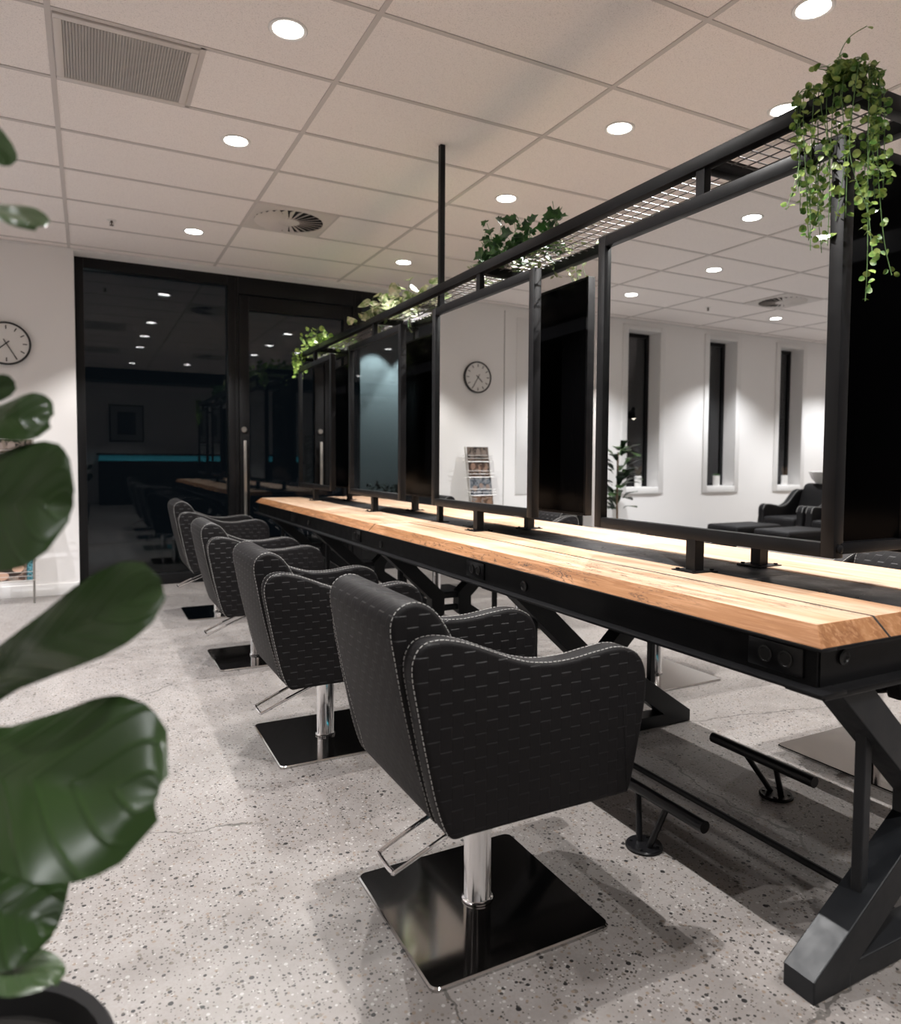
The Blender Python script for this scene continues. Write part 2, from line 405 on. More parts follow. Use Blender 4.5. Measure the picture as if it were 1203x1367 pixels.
# ------------------------------------------------------------------ ceiling fittings
def downlight(x, y, label, group=None, power=1.0, size=108):
    r = thing('downlight', label, 'ceiling light', (x, y, CEIL), 0, group)
    m = MB(); m.lathe([(.062, .0), (.066, -.004), (.078, -.006), (.082, -.003), (.082, 0.001)], 32); m.build('trim_ring', M['trim_white'], r)
    m = MB(); m.lathe([(0, -.003), (.05, -.0032), (.063, -.001)], 32); m.build('lens', M['lens'], r)
    L = bpy.data.lights.new('downlight_beam', 'SPOT'); L.energy = 84*power; L.color = (1, .975, .95) if x > -1.5 else (.97, .97, 1)
    L.spot_size = math.radians(size); L.spot_blend = .3 if x > -1.5 else .6; L.shadow_soft_size = .012
    o = bpy.data.objects.new('downlight_beam', L); C.objects.link(o); o.location = (x, y, CEIL-.02)
    return r
UN = 'downlights out of direct view'
UNL = 'one of the round white ceiling downlights hidden behind the mirrors or behind the photographer, some added to raise ambient light'
DL = [
 (-.305, -.31, 'round downlight left of centre, between the square grille and the ceiling top edge', None),
 (-.305, .89, 'round downlight in the tile just beyond the square return air grille', None),
 (-.305, 2.73, 'round downlight left of the swirl diffuser, near the small sprinkler', None),
 (1.514, -1.455, 'large bright round downlight at the top right corner above the trailing vine', None),
 (1.514, -.28, 'round downlight above the largest mirror, right of the thin ceiling pole', None),
 (1.514, .91, 'round downlight just right of the thin black ceiling pole', None),
 (1.514, 2.73, 'round downlight just left of the thin black ceiling pole, close to the dark glazing', None),
 (2.126, -.842, 'round downlight half hidden behind the black overhead rail beside the trailing vine', None),
 (-1.94, .36, 'round downlight reflected highest in the largest mirror', None),
 (-2.81, 1.53, 'round downlight reflected in the middle of the largest mirror', None),
 (-2.81, 2.69, 'round downlight reflected at the left of the largest mirror, above the first slot window', None),
 (-5.25, 2.79, 'round downlight reflected below the swirl diffuser in the largest mirror', None),
 (-2.81, .40, 'round downlight reflected at the right edge of the largest mirror behind the vine', None),
]
for x, y in ((-.305, -1.5), (-.305, -3.7), (-.305, -7.7), (.65, -3.4), (.65, -7.4), (1.514, -3.45), (1.9, -6.8), (-1.94, -1.6), (-2.8, -3.5), (-5.2, .4), (-5.2, -1.6), (-2.8, -7.4), (-5.2, -3.5), (-5.2, -7.4), (-7.4, .4), (-7.4, 2.7), (-7.4, -3.5), (3.9, -.3), (3.9, .9), (3.9, 2.7), (3.9, -1.5), (3.9, -3.0), (3.9, -7.4)):  # unseen; right column and some rear lamps are added to raise ambient light
    DL.append((x, y, UNL, UN))
def beam_power(x, y):      # power factors by lamp zone, tuned to balance brightness
    if x > 3: return .25 if y < 2 else 1.0
    if x < -1.5: return 1.45 if y > 1.2 else .42
    if y < -2: return .65
    return 1.2
for x, y, l, g in DL: downlight(x, y, l, g, beam_power(x, y))

def diffuser(x, y, label):
    r = thing('air_diffuser', label, 'air vent', (x, y, CEIL))
    m = MB(); n = 64; R = .255; s = .292; ring = [(R*math.cos(2*PI*k/n), R*math.sin(2*PI*k/n)) for k in range(n)]
    def sq(c):
        q = max(abs(c[0]), abs(c[1])); return (c[0]*s/q, c[1]*s/q)
    A = [m.bm.verts.new((*p, -.010)) for p in ring]; B = [m.bm.verts.new((*sq(p), -.008)) for p in ring]; D = [m.bm.verts.new((*sq(p), 0.0)) for p in ring]; E = [m.bm.verts.new((*p, -.0005)) for p in ring]
    for k in range(n):
        j = (k+1) % n
        m.bm.faces.new((A[k], A[j], B[j], B[k])); m.bm.faces.new((B[k], B[j], D[j], D[k])); m.bm.faces.new((E[k], E[j], A[j], A[k]))
    m.build('face_plate', M['vent'], r)
    m = MB(); m.lathe([(0, -.004), (.257, -.004)], 48); m.build('duct', M['void'], r)
    m = MB(); nb = 26
    for k in range(nb):
        a = 2*PI*k/nb; Mx = Matrix.Rotation(a, 4, 'Z') @ Matrix.Translation((.165, 0, -.013)) @ Matrix.Rotation(math.radians(24), 4, 'X')
        lo = [(-.085, -.010), (.088, -.023), (.088, .023), (-.085, .010)]
        m.prism([Mx @ Vector((px, py, -.0012)) for px, py in lo], [Mx @ Vector((px, py, .0012)) for px, py in lo])
    m.build('swirl_blades', M['vent'], r, smooth=False)
    m = MB(); m.lathe([(0, -.022), (.06, -.021), (.082, -.016), (.082, -.006)], 32); m.build('hub', M['vent'], r)
diffuser(.3, 2.1, 'square swirl diffuser in the ceiling tile nearest the dark glazed front')
diffuser(-4.5, 2.1, 'square swirl diffuser seen in the ceiling reflected by the largest mirror')
diffuser(.9, -2.1, 'square swirl diffuser above the near table end, reflected in the dark glass')
def grille(x, y, label):
    r = thing('return_grille', label, 'air vent', (x, y, CEIL))
    m = MB(); o = .285; i = .252
    for a in ((-o, o, -o, -i), (-o, o, i, o), (-o, -i, -i, i), (i, o, -i, i)): m.box(*a, -.014, 0, .003)
    m.build('grille_frame', M['vent'], r)
    m = MB(); q = 42
    for k in range(q):
        c = -i+2*i*(k+.5)/q
        m.box(-i, i, c-.0012, c+.0012, -.010, -.003); m.box(c-.0012, c+.0012, -i, i, -.0102, -.0028)
    m.build('grille_core', M['mesh_grey'], r, smooth=False)
    m = MB(); m.box(-i, i, -i, i, -.0015, -.0005); m.build('duct', mat('grille_duct', (.30, .285, .275), .9), r)
grille(-.9, .3, 'large square grey return air grille in the ceiling at top left')
grille(-.9, -2.1, 'square grey return air grille above the photographer, reflected in the dark glass')
def sprinkler(x, y, label):
    r = thing('sprinkler', label, 'sprinkler', (x, y, CEIL))
    m = MB(); m.lathe([(0, -.004), (.03, -.004), (.034, 0)], 24); m.build('escutcheon', M['trim_white'], r)
    m = MB(); m.lathe([(.008, 0), (.008, -.02), (.005, -.022), (.004, -.034), (0, -.034)], 12)
    for s in (-1, 1): m.tube([(s*.006, 0, -.012), (s*.014, 0, -.022), (s*.008, 0, -.034), (0, 0, -.038)], .002, 6)
    m.lathe([(0, -.040), (.016, -.040), (.016, -.038), (0, -.038)], 12); m.build('sprinkler_head', mat('dull_bronze', (.10, .08, .07), .4, .8), r)
sprinkler(-.894, 2.752, 'small sprinkler head in the ceiling at left above the dark glazing')
sprinkler(-4.02, 2.74, 'small sprinkler head in the ceiling reflected in the largest mirror')

# ------------------------------------------------------------------ styling table
tb = thing('styling_table', 'long black steel table with pale timber top slabs running to the dark glazing', 'table', (0, 0, 0))
Y0, Y1, YS = -2.43, 3.40, .37
XL, XR, SL, SR = .303, 2*XC-.303, .712, 2*XC-.712
def slab(x0, x1, y0, y1, oL, oR, oN, oF, m):
    b = .042
    lo = [(x0, y0, .80), (x1, y0, .80), (x1, y1, .80), (x0, y1, .80)]
    hi = [(x0+b*oL, y0+b*oN, .841), (x1-b*oR, y0+b*oN, .841), (x1-b*oR, y1-b*oF, .841), (x0+b*oL, y1-b*oF, .841)]
    k = MB(); k.prism(lo, hi)
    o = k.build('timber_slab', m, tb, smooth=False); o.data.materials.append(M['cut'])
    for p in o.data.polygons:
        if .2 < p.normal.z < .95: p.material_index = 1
    bv = o.modifiers.new('ease', 'BEVEL'); bv.width = .0018; bv.segments = 2
    return o
XSEAM = .548
slab(XL, XSEAM-.004, Y0, YS-.004, 1, 0, 1, 0, M['wood1']); slab(XSEAM+.004, SL, Y0, YS-.004, 0, 0, 1, 0, M['wood2'])
slab(XL, SL, YS+.004, Y1, 1, 0, 0, 1, M['wood2'])
slab(SR, XR, Y0, YS-.004, 0, 1, 1, 0, M['wood3']); slab(SR, XR, YS+.004, Y1, 0, 1, 0, 1, M['wood1'])
m = MB()
q = [(Y0+.001, .80), (Y0+.0430, .8412), (YS-.006, .8412), (YS-.006, .80)]
m.prism([(XSEAM-.0045, a, b) for a, b in q], [(XSEAM+.0045, a, b) for a, b in q])
for x0, x1, b0, b1 in ((XL, SL, .0425, 0), (SR, XR, 0, .0425)):
    q = [(x0+.001, .80), (x0+b0+.0005, .8412), (x1-b1-.0005, .8412), (x1-.001, .80)]
    m.prism([(a, YS-.0045, b) for a, b in q], [(a, YS+.0045, b) for a, b in q])
m.build('resin_joint', M['resin'], tb, smooth=False)
m = MB(); m.box(SL+.001, SR-.001, Y0+.02, -1.86, .80, .8365, .0008); m.build('centre_plate', M['strip'], tb)
m = MB(); m.box(SL+.001, SR-.001, -1.858, Y1-.02, .80, .8365, .0008); m.build('centre_plate', M['strip'], tb)
# steel channel surround
m = MB()
for s in (-1, 1):
    o = XL if s < 0 else XR; e = lambda d: o-s*d
    m.box(*sorted((e(.022), e(.030))), Y0+.025, Y1-.025, .704, .794)
    m.box(*sorted((e(-.003), e(.05))), Y0-.003, Y1+.003, .793, .80, .001)
    m.box(*sorted((e(-.016), e(.07))), Y0-.016, Y1+.016, .698, .706, .0015)
for s, yy in ((-1, Y0), (1, Y1)):
    e = lambda d: yy-s*d
    m.box(XL+.03, XR-.03, *sorted((e(.022), e(.030))), .704, .794)
    m.box(XL+.05, XR-.05, *sorted((e(-.003), e(.05))), .793, .80, .001)
    m.box(XL+.07, XR-.07, *sorted((e(-.016), e(.07))), .698, .706, .0015)
m.box(XL+.04, XR-.04, Y0+.04, Y1-.04, .785, .80)
m.build('channel_frame', M['black_steel'], tb)
# sockets and cable grommets in the channel web
for yy in (-2.30, -.85, .62, 2.08):
    for s in (-1, 1):
        x = XL+.02 if s < 0 else XR-.02; q = MB()
        q.box(x-.004, x+.004, yy-.075, yy+.075, .718, .785, .003)
        o = q.build('power_outlet', M['blackplastic'], tb)
        q = MB()
        for d in (-.03, .025):
            q.lathe([(.020, 0), (.020, .003), (.016, .0035), (.014, .001), (0, .001)], 20, M=Matrix.Translation((x+s*.004, yy+d, .752)) @ Matrix.Rotation(s*PI/2, 4, 'Y'))
        q.build('socket', M['black'], o)
for x, yy, ax in ((.41, Y0+.021, 'X'), (1.28, Y0+.021, 'X')):
    q = MB(); q.lathe([(.018, 0), (.018, .006), (.013, .008), (.010, .004), (0, .004)], 20, M=Matrix.Translation((x, yy+.002, .765)) @ Matrix.Rotation(PI/2, 4, ax)); q.build('cable_grommet', M['black'], tb)
for yy in (-1.22, .22, 1.66):
    q = MB(); q.lathe([(.020, 0), (.020, .006), (.014, .009), (.010, .005), (0, .005)], 20, M=Matrix.Translation((XL+.023, yy, .742)) @ Matrix.Rotation(-PI/2, 4, 'Y')); q.build('cable_grommet', M['black'], tb)
def leg_frame(y):
    m = MB(); w = .08
    for s in (-1, 1):
        f = lambda x: XC+s*(XC-x)*-1 if s < 0 else 2*XC-x
        g = (lambda x: x) if s < 0 else (lambda x: 2*XC-x)
        yy0, yy1 = y-w/2, y+w/2
        # lower diagonal, waist and upper diagonal as one mitred strip
        out = [(.315, 0.0), (.315, .052), (.712, .322), (.712, .375), (.375, .690)]
        inn = [(.445, 0.0), (.445, .033), (.797, .280), (.797, .405), (.492, .690)]
        for i in range(4):
            q = [out[i], out[i+1], inn[i+1], inn[i]]
            m.prism([(g(a), yy0, b) for a, b in q], [(g(a), yy1, b) for a, b in q])
        m.beam((g(.525), y, .15), (g(.525), y, .60), .027)
    m.box(.36, 2*XC-.36, y-.0395, y+.0395, .0005, .055)
    bmesh.ops.remove_doubles(m.bm, verts=m.bm.verts[:], dist=.0002)
    for z in (.31, .385): m.box(.78, 2*XC-.78, y-.02, y+.02, z-.016, z+.016)
    m.box(.305, 2*XC-.305, y-.05, y+.05, .688, .698)
    o = m.build('leg_frame', M['raw_steel'], tb, smooth=False)
    b = o.modifiers.new('edge', 'BEVEL'); b.width = .003; b.segments = 2; b.limit_method = 'ANGLE'
for y in (-2.39, -.98, .43, 1.86, 3.28): leg_frame(y)
for x in (.745,):
    m = MB(); m.tube([(x, -2.38, .04), (x, 3.28, .04)], .011, 10); m.build('tie_rod', M['black_steel'], tb)

# ------------------------------------------------------------------ mirrors
GM = 'framed mirrors standing along the centre of the table'
def make_mirror(label):
    r = thing('framed_mirror', label, 'mirror', (0, 0, 0), 0, GM)     # faces -x, base on the plate
    m = MB(); m.box(-.055, .055, -.05, .05, 0, .008, .0015)
    for x in (-.04, .04):
        for y in (-.036, .036): m.lathe([(.007, .008), (.007, .013), (0, .014)], 6, (x, y, 0))
    m.build('base_plate', M['black_steel'], r)
    m = MB(); m.box(-.02, .02, -.02, .02, .008, .11); m.build('post', M['black_steel'], r)
    w, z0, z1 = .508, .108, 1.222; t = .04
    m = MB(); m.box(-.02, .02, -w, -w+t, z0, z1, .002); m.box(-.02, .02, w-t, w, z0, z1, .002)
    m.box(-.02, .02, -w+t, w-t, z0, z0+t, .002); m.box(-.02, .02, -w+t, w-t, z1-t, z1, .002); m.build('frame', M['black_steel'], r)
    m = MB(); m.box(-.004, .002, -w+t-.004, w-t+.004, z0+t-.004, z1-t+.004); m.build('mirror_glass', M['mirror'], r)
    m = MB(); m.box(.004, .0215, -w+.012, w-.012, z0+.012, z1-.012, .002); m.build('back_panel', M['gloss_black'], r)
    return r
MY = (-1.69, -.212, 1.29, 2.745)
LABM = ['largest framed mirror, nearest the camera, reflecting slot windows and a black wash lounger',
        'second framed mirror from the camera, reflecting the round clock and the magazine rack',
        'third framed mirror from the camera, reflecting dark bluish glass',
        'farthest framed mirror beside the glazing, reflecting a door lock and handle']
LABB = ['black gloss mirror back at the right edge, behind the trailing vine',
        'black gloss mirror back between the largest mirror and the clock reflecting mirror',
        'black gloss mirror back left of the mirror that reflects the clock',
        'black gloss mirror back nearest the glazing, beside the farthest mirror']
mr = make_mirror(LABM[0]); mr.location = (.69, MY[0], .8365)
for i in (1, 2, 3): dup(mr, (.69, MY[i], .8365), .020 if i == 1 else 0, LABM[i])
for i in range(4): dup(mr, (1.0, MY[i], .8365), PI, LABB[i])

# overhead rack above the mirrors
rk = thing('overhead_rack', 'black steel overhead rack with wire mesh running above all the mirrors', 'rack', (0, 0, 0))
ZR = 2.165
for x in (.69, 1.0):
    m = MB(); m.box(x-.02, x+.02, -2.218, 3.42, ZR-.022, ZR+.022, .002); m.build('rail', M['black_steel'], rk)
for y in MY:
    for x in (.69, 1.0):
        m = MB(); m.box(x-.014, x+.014, y-.018, y+.018, 2.0595, ZR-.02); m.build('riser', M['black_steel'], rk)
for y in (-2.198,)+MY+(3.40,):
    m = MB(); m.box(.71, .98, y-.02, y+.02, ZR-.022, ZR+.022, .002); m.build('cross_bar', M['black_steel'], rk)
m = MB(); m.box(.70, .99, -2.194, -2.160, 2.02, 2.05, .002); m.build('end_bar', M['black_steel'], rk)
m = MB(); m.box(.70, .99, -2.20, -2.165, .955, .985, .002)
for x in (.69, 1.0): m.lathe([(.012, 0), (.012, .006), (.006, .01), (0, .01)], 12, M=Matrix.Translation((x, -2.198, .97)) @ Matrix.Rotation(PI/2, 4, 'X'))
m.build('end_bar', M['black_steel'], rk)
m = MB()
for k in range(1, 6): m.tube([(.69+.31*k/6, -2.19, ZR+.006), (.69+.31*k/6, 3.40, ZR+.006)], .0022, 6)
y = -2.16
while y < 3.39: m.tube([(.70, y, ZR+.0104), (.99, y, ZR+.0104)], .0022, 6); y += .05
m.build('wire_mesh', M['wire'], rk)
pl = thing('support_pole', 'thin black square pole from the table up to the ceiling', 'pole', (.755, .375, .8365))
m = MB(); m.box(-.015, .015, -.015, .015, .006, CEIL-.8365-.001); m.build('pole', M['black_steel'], pl)
m = MB(); m.box(-.04, .04, -.04, .04, 0, .006); m.build('base_plate', M['black_steel'], pl)

# ------------------------------------------------------------------ styling chairs
PROF = [(-.222, .362), (-.252, .424), (-.280, .54), (-.304, .66), (-.318, .741), (-.312, .782), (-.289, .807), (-.246, .812), (-.185, .798), (-.117, .771), (-.047, .743), (.017, .729), (.093, .727), (.172, .736), (.234, .741), (.281, .731), (.318, .704), (.336, .659), (.334, .583), (.309, .458), (.287, .372), (.270, .360), (.20, .359), (.08, .359), (-.06, .359), (-.17, .358)]
BACK = [(-.232, .372), (-.262, .45), (-.292, .56), (-.315, .66), (-.334, .76), (-.344, .82), (-.340, .856), (-.318, .880), (-.282, .887), (-.242, .868), (-.208, .825), (-.182, .77), (-.160, .69), (-.135, .58), (-.115, .47), (-.108, .385), (-.15, .366)]
def stitches(mb, pts, y, L=.0085, gap=.0045, r=.0011):
    # pale dashes along a closed (x,z) outline
    P = [Vector((p[0], y, p[1])) for p in pts]; acc = 0; on = True; cur = [P[0]]
    for a, b in zip(P, P[1:]):
        d = (b-a).length; pos = 0
        while d-pos > 1e-6:
            need = (L if on else gap)-acc; st = min(need, d-pos); pos += st; acc += st
            q = a.lerp(b, pos/d)
            if on: cur.append(q)
            if acc >= (L if on else gap)-1e-6:
                if on and len(cur) > 1: mb.tube([cur[0], cur[-1]], r, 5)
                on = not on; acc = 0; cur = [q]
def offset(P, d):
    n = len(P); out = []
    for i in range(n):
        t = Vector(P[(i+1) % n])-Vector(P[i-1]); t = Vector((t[0], t[1])).normalized(); out.append((P[i][0]+t.y*-d, P[i][1]+t.x*d))
    return out
GC = 'black woven leather styling chairs around the table'
def make_chair(label):
    r = thing('styling_chair', label, 'chair', (0, 0, 0), 0, GC)
    P = catmull(PROF, 4); B = catmull(BACK, 4)
    for s in (-1, 1):
        m = MB(); y0, y1 = sorted((s*.222, s*.282)); m.slab(P, y0, y1, .014, 4); a = m.build('armrest', M['leather'], r)
        m = MB(); Pi = offset(P, -.0012)
        m.bm.free()
        for yy in (s*.2752, s*.2288):
            m = MB(); stitches(m, Pi[0:64], yy); st = m.build('stitching', M['thread'], a); st['label'] = 'pale contrast stitching'
    m = MB(); m.slab(B, -.226, .226, .014, 4); b = m.build('backrest', M['leather'], r)
    for yy in (-.2185, .2185):
        m = MB(); stitches(m, offset(B, -.0008)[0:54], yy); st = m.build('stitching', M['thread'], b); st['label'] = 'pale contrast stitching'
    S = catmull([(-.13, .40), (-.13, .47), (-.10, .492), (.10, .505), (.27, .50), (.31, .485), (.322, .45), (.312, .39), (.28, .366), (0, .36)], 4)
    m = MB(); m.slab(S, -.220, .220, .02, 4); m.build('seat', M['leather'], r)
    m = MB(); m.box(-.14, .20, -.13, .13, .335, .359, .004); m.lathe([(.055, .30), (.055, .336)], 24); m.lathe([(0, .30), (.055, .30)], 24); m.build('seat_plate', M['black'], r)
    m = MB(); m.lathe([(0, .012), (.043, .012), (.043, .016), (.039, .019), (.037, .022), (.037, .30)], 36); m.build('column', M['chrome'], r)
    o = .255
    m = MB(); rc = .022
    ol = [(cx*(o-rc)+rc*math.cos(a0+q*PI/12), cy*(o-rc)+rc*math.sin(a0+q*PI/12)) for cx, cy, a0 in ((1, 1, 0), (-1, 1, PI/2), (-1, -1, PI), (1, -1, 3*PI/2)) for q in range(7)]
    for (i0, z0), (i1, z1) in (((0, 0), (0, .007)), ((0, .007), (.0035, .0105))): m.prism([(a*(1-i0/o), b_*(1-i0/o), z0) for a, b_ in ol], [(a*(1-i1/o), b_*(1-i1/o), z1) for a, b_ in ol])
    bmesh.ops.remove_doubles(m.bm, verts=m.bm.verts[:], dist=.0001)
    m.build('base', M['base'], r)
    m = MB(); z0 = .34
    pts = catmull([(-.06, -.05, z0), (-.17, -.05, .30), (-.295, -.052, .247), (-.308, -.062, .242), (-.308, -.142, .242), (-.295, -.152, .247), (-.17, -.154, .30), (-.06, -.154, z0)], 5, False)
    m.tube(pts, .0055, 10); m.build('pump_lever', M['chrome'], r)
    return r
ch = make_chair('black woven leather styling chair nearest the camera, left of the table'); ch.location = (-.165, -1.76, 0)
def lower(r, d):
    for c in r.children:
        if c.name.split('.')[0] in ('armrest', 'backrest', 'seat', 'seat_plate', 'pump_lever'): c.location.z -= d
lower(dup(ch, (-.19, -.44, 0), 0, 'second black styling chair from the camera on the left of the table'), .044)
lower(dup(ch, (-.19, .98, 0), 0, 'third black styling chair from the camera on the left of the table'), .046)
dup(ch, (-.19, 2.40, 0), 0, 'farthest black styling chair on the left, in front of the dark glazing')
dup(ch, (1.732, -1.66, 0), PI, 'black styling chair across the table, its chrome column beside the near table leg')
dup(ch, (1.732, -.40, 0), PI, 'black styling chair across the table, second from the camera')
dup(ch, (1.732, 1.02, 0), PI, 'black styling chair across the table, third from the camera')
dup(ch, (1.732, 2.45, 0), PI, 'black styling chair across the table, closest to the dark glazing')

# floor footrests
def footrest(x, y, bx, label):
    r = thing('footrest', label, 'footrest', (x, y, 0), 0, 'black tube footrests bolted under the table')
    m = MB(); m.lathe([(0, .0), (.058, 0), (.058, .006), (.054, .010), (0, .010)], 32)
    for k in range(4): m.lathe([(.006, .010), (.006, .013), (0, .014)], 8, (.042*math.cos(k*PI/2+.6), .042*math.sin(k*PI/2+.6), 0))
    m.build('floor_flange', M['blackplastic'], r)
    for s in (-1, 1):
        m = MB(); m.tube([(0, s*.022, .008), (bx, s*.065, .15)], .010, 12); m.build('strut', M['blackplastic'], r)
    m = MB(); m.tube([(bx, -.215, .155), (bx, .215, .155)], .0185, 20); m.build('foot_bar', M['blackplastic'], r)
footrest(.433, -1.756, .03, 'black tube footrest on the floor in front of the nearest left chair')
footrest(1.094, -1.712, -.09, 'black tube footrest across the table, in front of the far side chair base')

# ------------------------------------------------------------------ clock
ck = thing('wall_clock', 'round white wall clock with black rim on the wall at far left', 'clock', (-1.673, WB, 2.156))
RX = Matrix.Rotation(PI/2, 4, 'X')
m = MB(); m.lathe([(0, .0), (.178, 0), (.180, .03), (.176, .036), (.166, .036), (.164, .028)], 64, M=RX); m.build('rim', M['black'], ck)
m = MB(); m.lathe([(0, .028), (.165, .028)], 64, M=RX); m.build('dial', M['clock_face'], ck)
for k in range(12):
    m = MB(); w = .0042
    m.box(-w, w, -.0305, -.0278, .118, .150, 0, 2, Matrix.Rotation(k*PI/6, 4, 'Y')); m.build('hour_mark', M['black'], ck, smooth=False)
def hand(deg, L, tail, w, y):
    q = MB(); q.box(-w, w, y-.001, y+.001, -tail, L, 0, 2, Matrix.Rotation(math.radians(deg), 4, 'Y')); return q
hand(228, .080, .03, .0048, -.032).build('hour_hand', M['black'], ck); hand(150, .128, .04, .0034, -.034).build('minute_hand', M['black'], ck)
m = MB(); m.lathe([(.006, .028), (.006, .037), (0, .037)], 12, M=RX); m.build('centre_pin', M['black'], ck)

# ------------------------------------------------------------------ magazine rack
rz0 = 1.36; lean = math.atan2(.27, rz0)
MR = Matrix.Translation((-1.645, 3.405, 0)) @ Matrix.Rotation(-lean, 4, 'X')   # local z runs up the rack
rr = thing('magazine_rack', 'leaning steel ladder rack full of magazines below the wall clock', 'magazine rack')
rr.matrix_world = MR
for s in (-1, 1):
    m = MB(); m.tube([(s*.15, 0, .0), (s*.15, 0, 1.385)], .009, 12); m.build('upright', M['steel_handle'], rr)
rows = [.19, .40, .61, .82, 1.03, 1.21]
for z in rows:
    m = MB()
    for dz, yy in ((0, -.036), (.035, -.034), (.07, -.032)):
        m.tube([(-.19, 0, z+dz), (-.19, yy, z+dz), (.19, yy, z+dz), (.19, 0, z+dz)], .0022, 6)
    m.tube([(-.15, .0, z-.005), (.15, 0, z-.005)], .004, 8); m.tube([(-.15, -.034, z-.005), (.15, -.034, z-.005)], .003, 8)
    m.tube([(-.15, .0, z-.005), (-.15, -.034, z-.005)], .003, 8); m.tube([(.15, .0, z-.005), (.15, -.034, z-.005)], .003, 8)
    m.build('wire_shelf', M['steel_handle'], rr)
pal = [[(.02, .02, .025), (.05, .04, .04), (.30, .17, .12), (.55, .45, .38), (.05, .12, .15)],
       [(.02, .018, .016), (.42, .38, .35), (.20, .11, .08), (.03, .025, .025), (.50, .46, .42)],
       [(.03, .02, .015), (.10, .06, .04), (.40, .22, .14), (.55, .50, .46), (.06, .06, .07)],
       [(.02, .025, .03), (.06, .07, .09), (.30, .33, .38), (.55, .55, .55), (.28, .17, .12)],
       [(.01, .01, .01), (.24, .13, .09), (.03, .03, .03), (.48, .34, .26), (.05, .05, .06)],
       [(.012, .012, .012), (.03, .025, .025), (.35, .27, .22), (.02, .02, .025)]]
mlab = ['magazine with teal masthead and dark haired cover, bottom row of the wall rack',
        'pale cover magazine in the second row from the bottom of the wall rack', 'warm brown cover magazine in the third row from the bottom of the wall rack',
        'blue grey cover magazine in the fourth row from the bottom of the wall rack', 'dark and skin toned cover magazine in the fifth row of the wall rack',
        'black cover magazine in the top row of the wall rack']
for i, z in enumerate(rows):
    o = thing('magazine', mlab[i], 'magazine', (0, 0, 0), 0, 'magazines on the wall rack')
    o.matrix_world = MR @ Matrix.Translation((.0, -.014, z)) @ Matrix.Rotation(math.radians(4), 4, 'X')
    m = MB(); m.box(-.142, .142, .0005, .005, .0, .205 if i < 5 else .17, .001); m.build('page_block', M['ceramic'], o)
    hh = .205 if i < 5 else .17
    m = MB(); m.box(-.1425, .1425, -.0008, .0006, 0, hh); cv = m.build('cover', print_mat('printed_cover', [tuple(.5*v for v in c) for c in pal[i]], 19, i+1), o)
    if i == 0:
        hair = mat('print_dark_brown', (.035, .022, .018), .35); skin = mat('print_skin', (.52, .33, .24), .35); tealp = mat('print_teal', (.16, .42, .48), .35)
        m = MB(); m.box(.098, .1425, -.0012, -.0008, .0, hh); m.build('masthead_band', mat('print_deep_teal', (.02, .07, .09), .35), o)
        m = MB(); m.lathe([(0, 0), (1, 0)], 28, M=Matrix.Translation((-.005, -.0011, .10)) @ Matrix.Diagonal((.085, 1, .062, 1)) @ RX); m.build('cover_hair', hair, o)
        m = MB(); m.lathe([(0, 0), (1, 0)], 28, M=Matrix.Translation((.038, -.0014, .105)) @ Matrix.Diagonal((.042, 1, .034, 1)) @ RX); m.build('cover_face', skin, o)
        m = MB(); m.lathe([(0, 0), (1, 0)], 20, M=Matrix.Translation((-.075, -.0013, .045)) @ Matrix.Diagonal((.05, 1, .035, 1)) @ RX); m.build('cover_shoulder', skin, o)
        cu = bpy.data.curves.new('masthead', 'FONT'); cu.body = 'MINDFOOD'; cu.size = .046; cu.extrude = .0002; cu.align_x = 'CENTER'; cu.align_y = 'CENTER'
        tmp = bpy.data.objects.new('tmp', cu); me = bpy.data.meshes.new_from_object(tmp); bpy.data.objects.remove(tmp); bpy.data.curves.remove(cu)
        sx = .195/max(v.co.x*2 for v in me.vertices)
        me.transform(Matrix.Translation((.121, -.0016, hh/2)) @ Matrix.Rotation(PI/2, 4, 'Y') @ RX @ Matrix.Diagonal((sx, 1, 1, 1)))
        me.materials.append(tealp); t = bpy.data.objects.new('masthead', me); C.objects.link(t); t.parent = o
    else:
        rnd = random.Random(i); m = MB()
        for q in range(3):
            x = -.09+.085*q; m.lathe([(0, 0), (1, 0)], 20, M=Matrix.Translation((x, -.0011-.0002*q, hh*(.40+.25*rnd.random()))) @ Matrix.Diagonal((.018+.014*rnd.random(), 1, .028+.02*rnd.random(), 1)) @ RX)
        m.build('cover_portraits', mat('print_tone', [(.5, .33, .25), (.24, .16, .12), (.25, .15, .10), (.27, .20, .17), (.24, .15, .11), (.19, .15, .13)][i], .35), o)

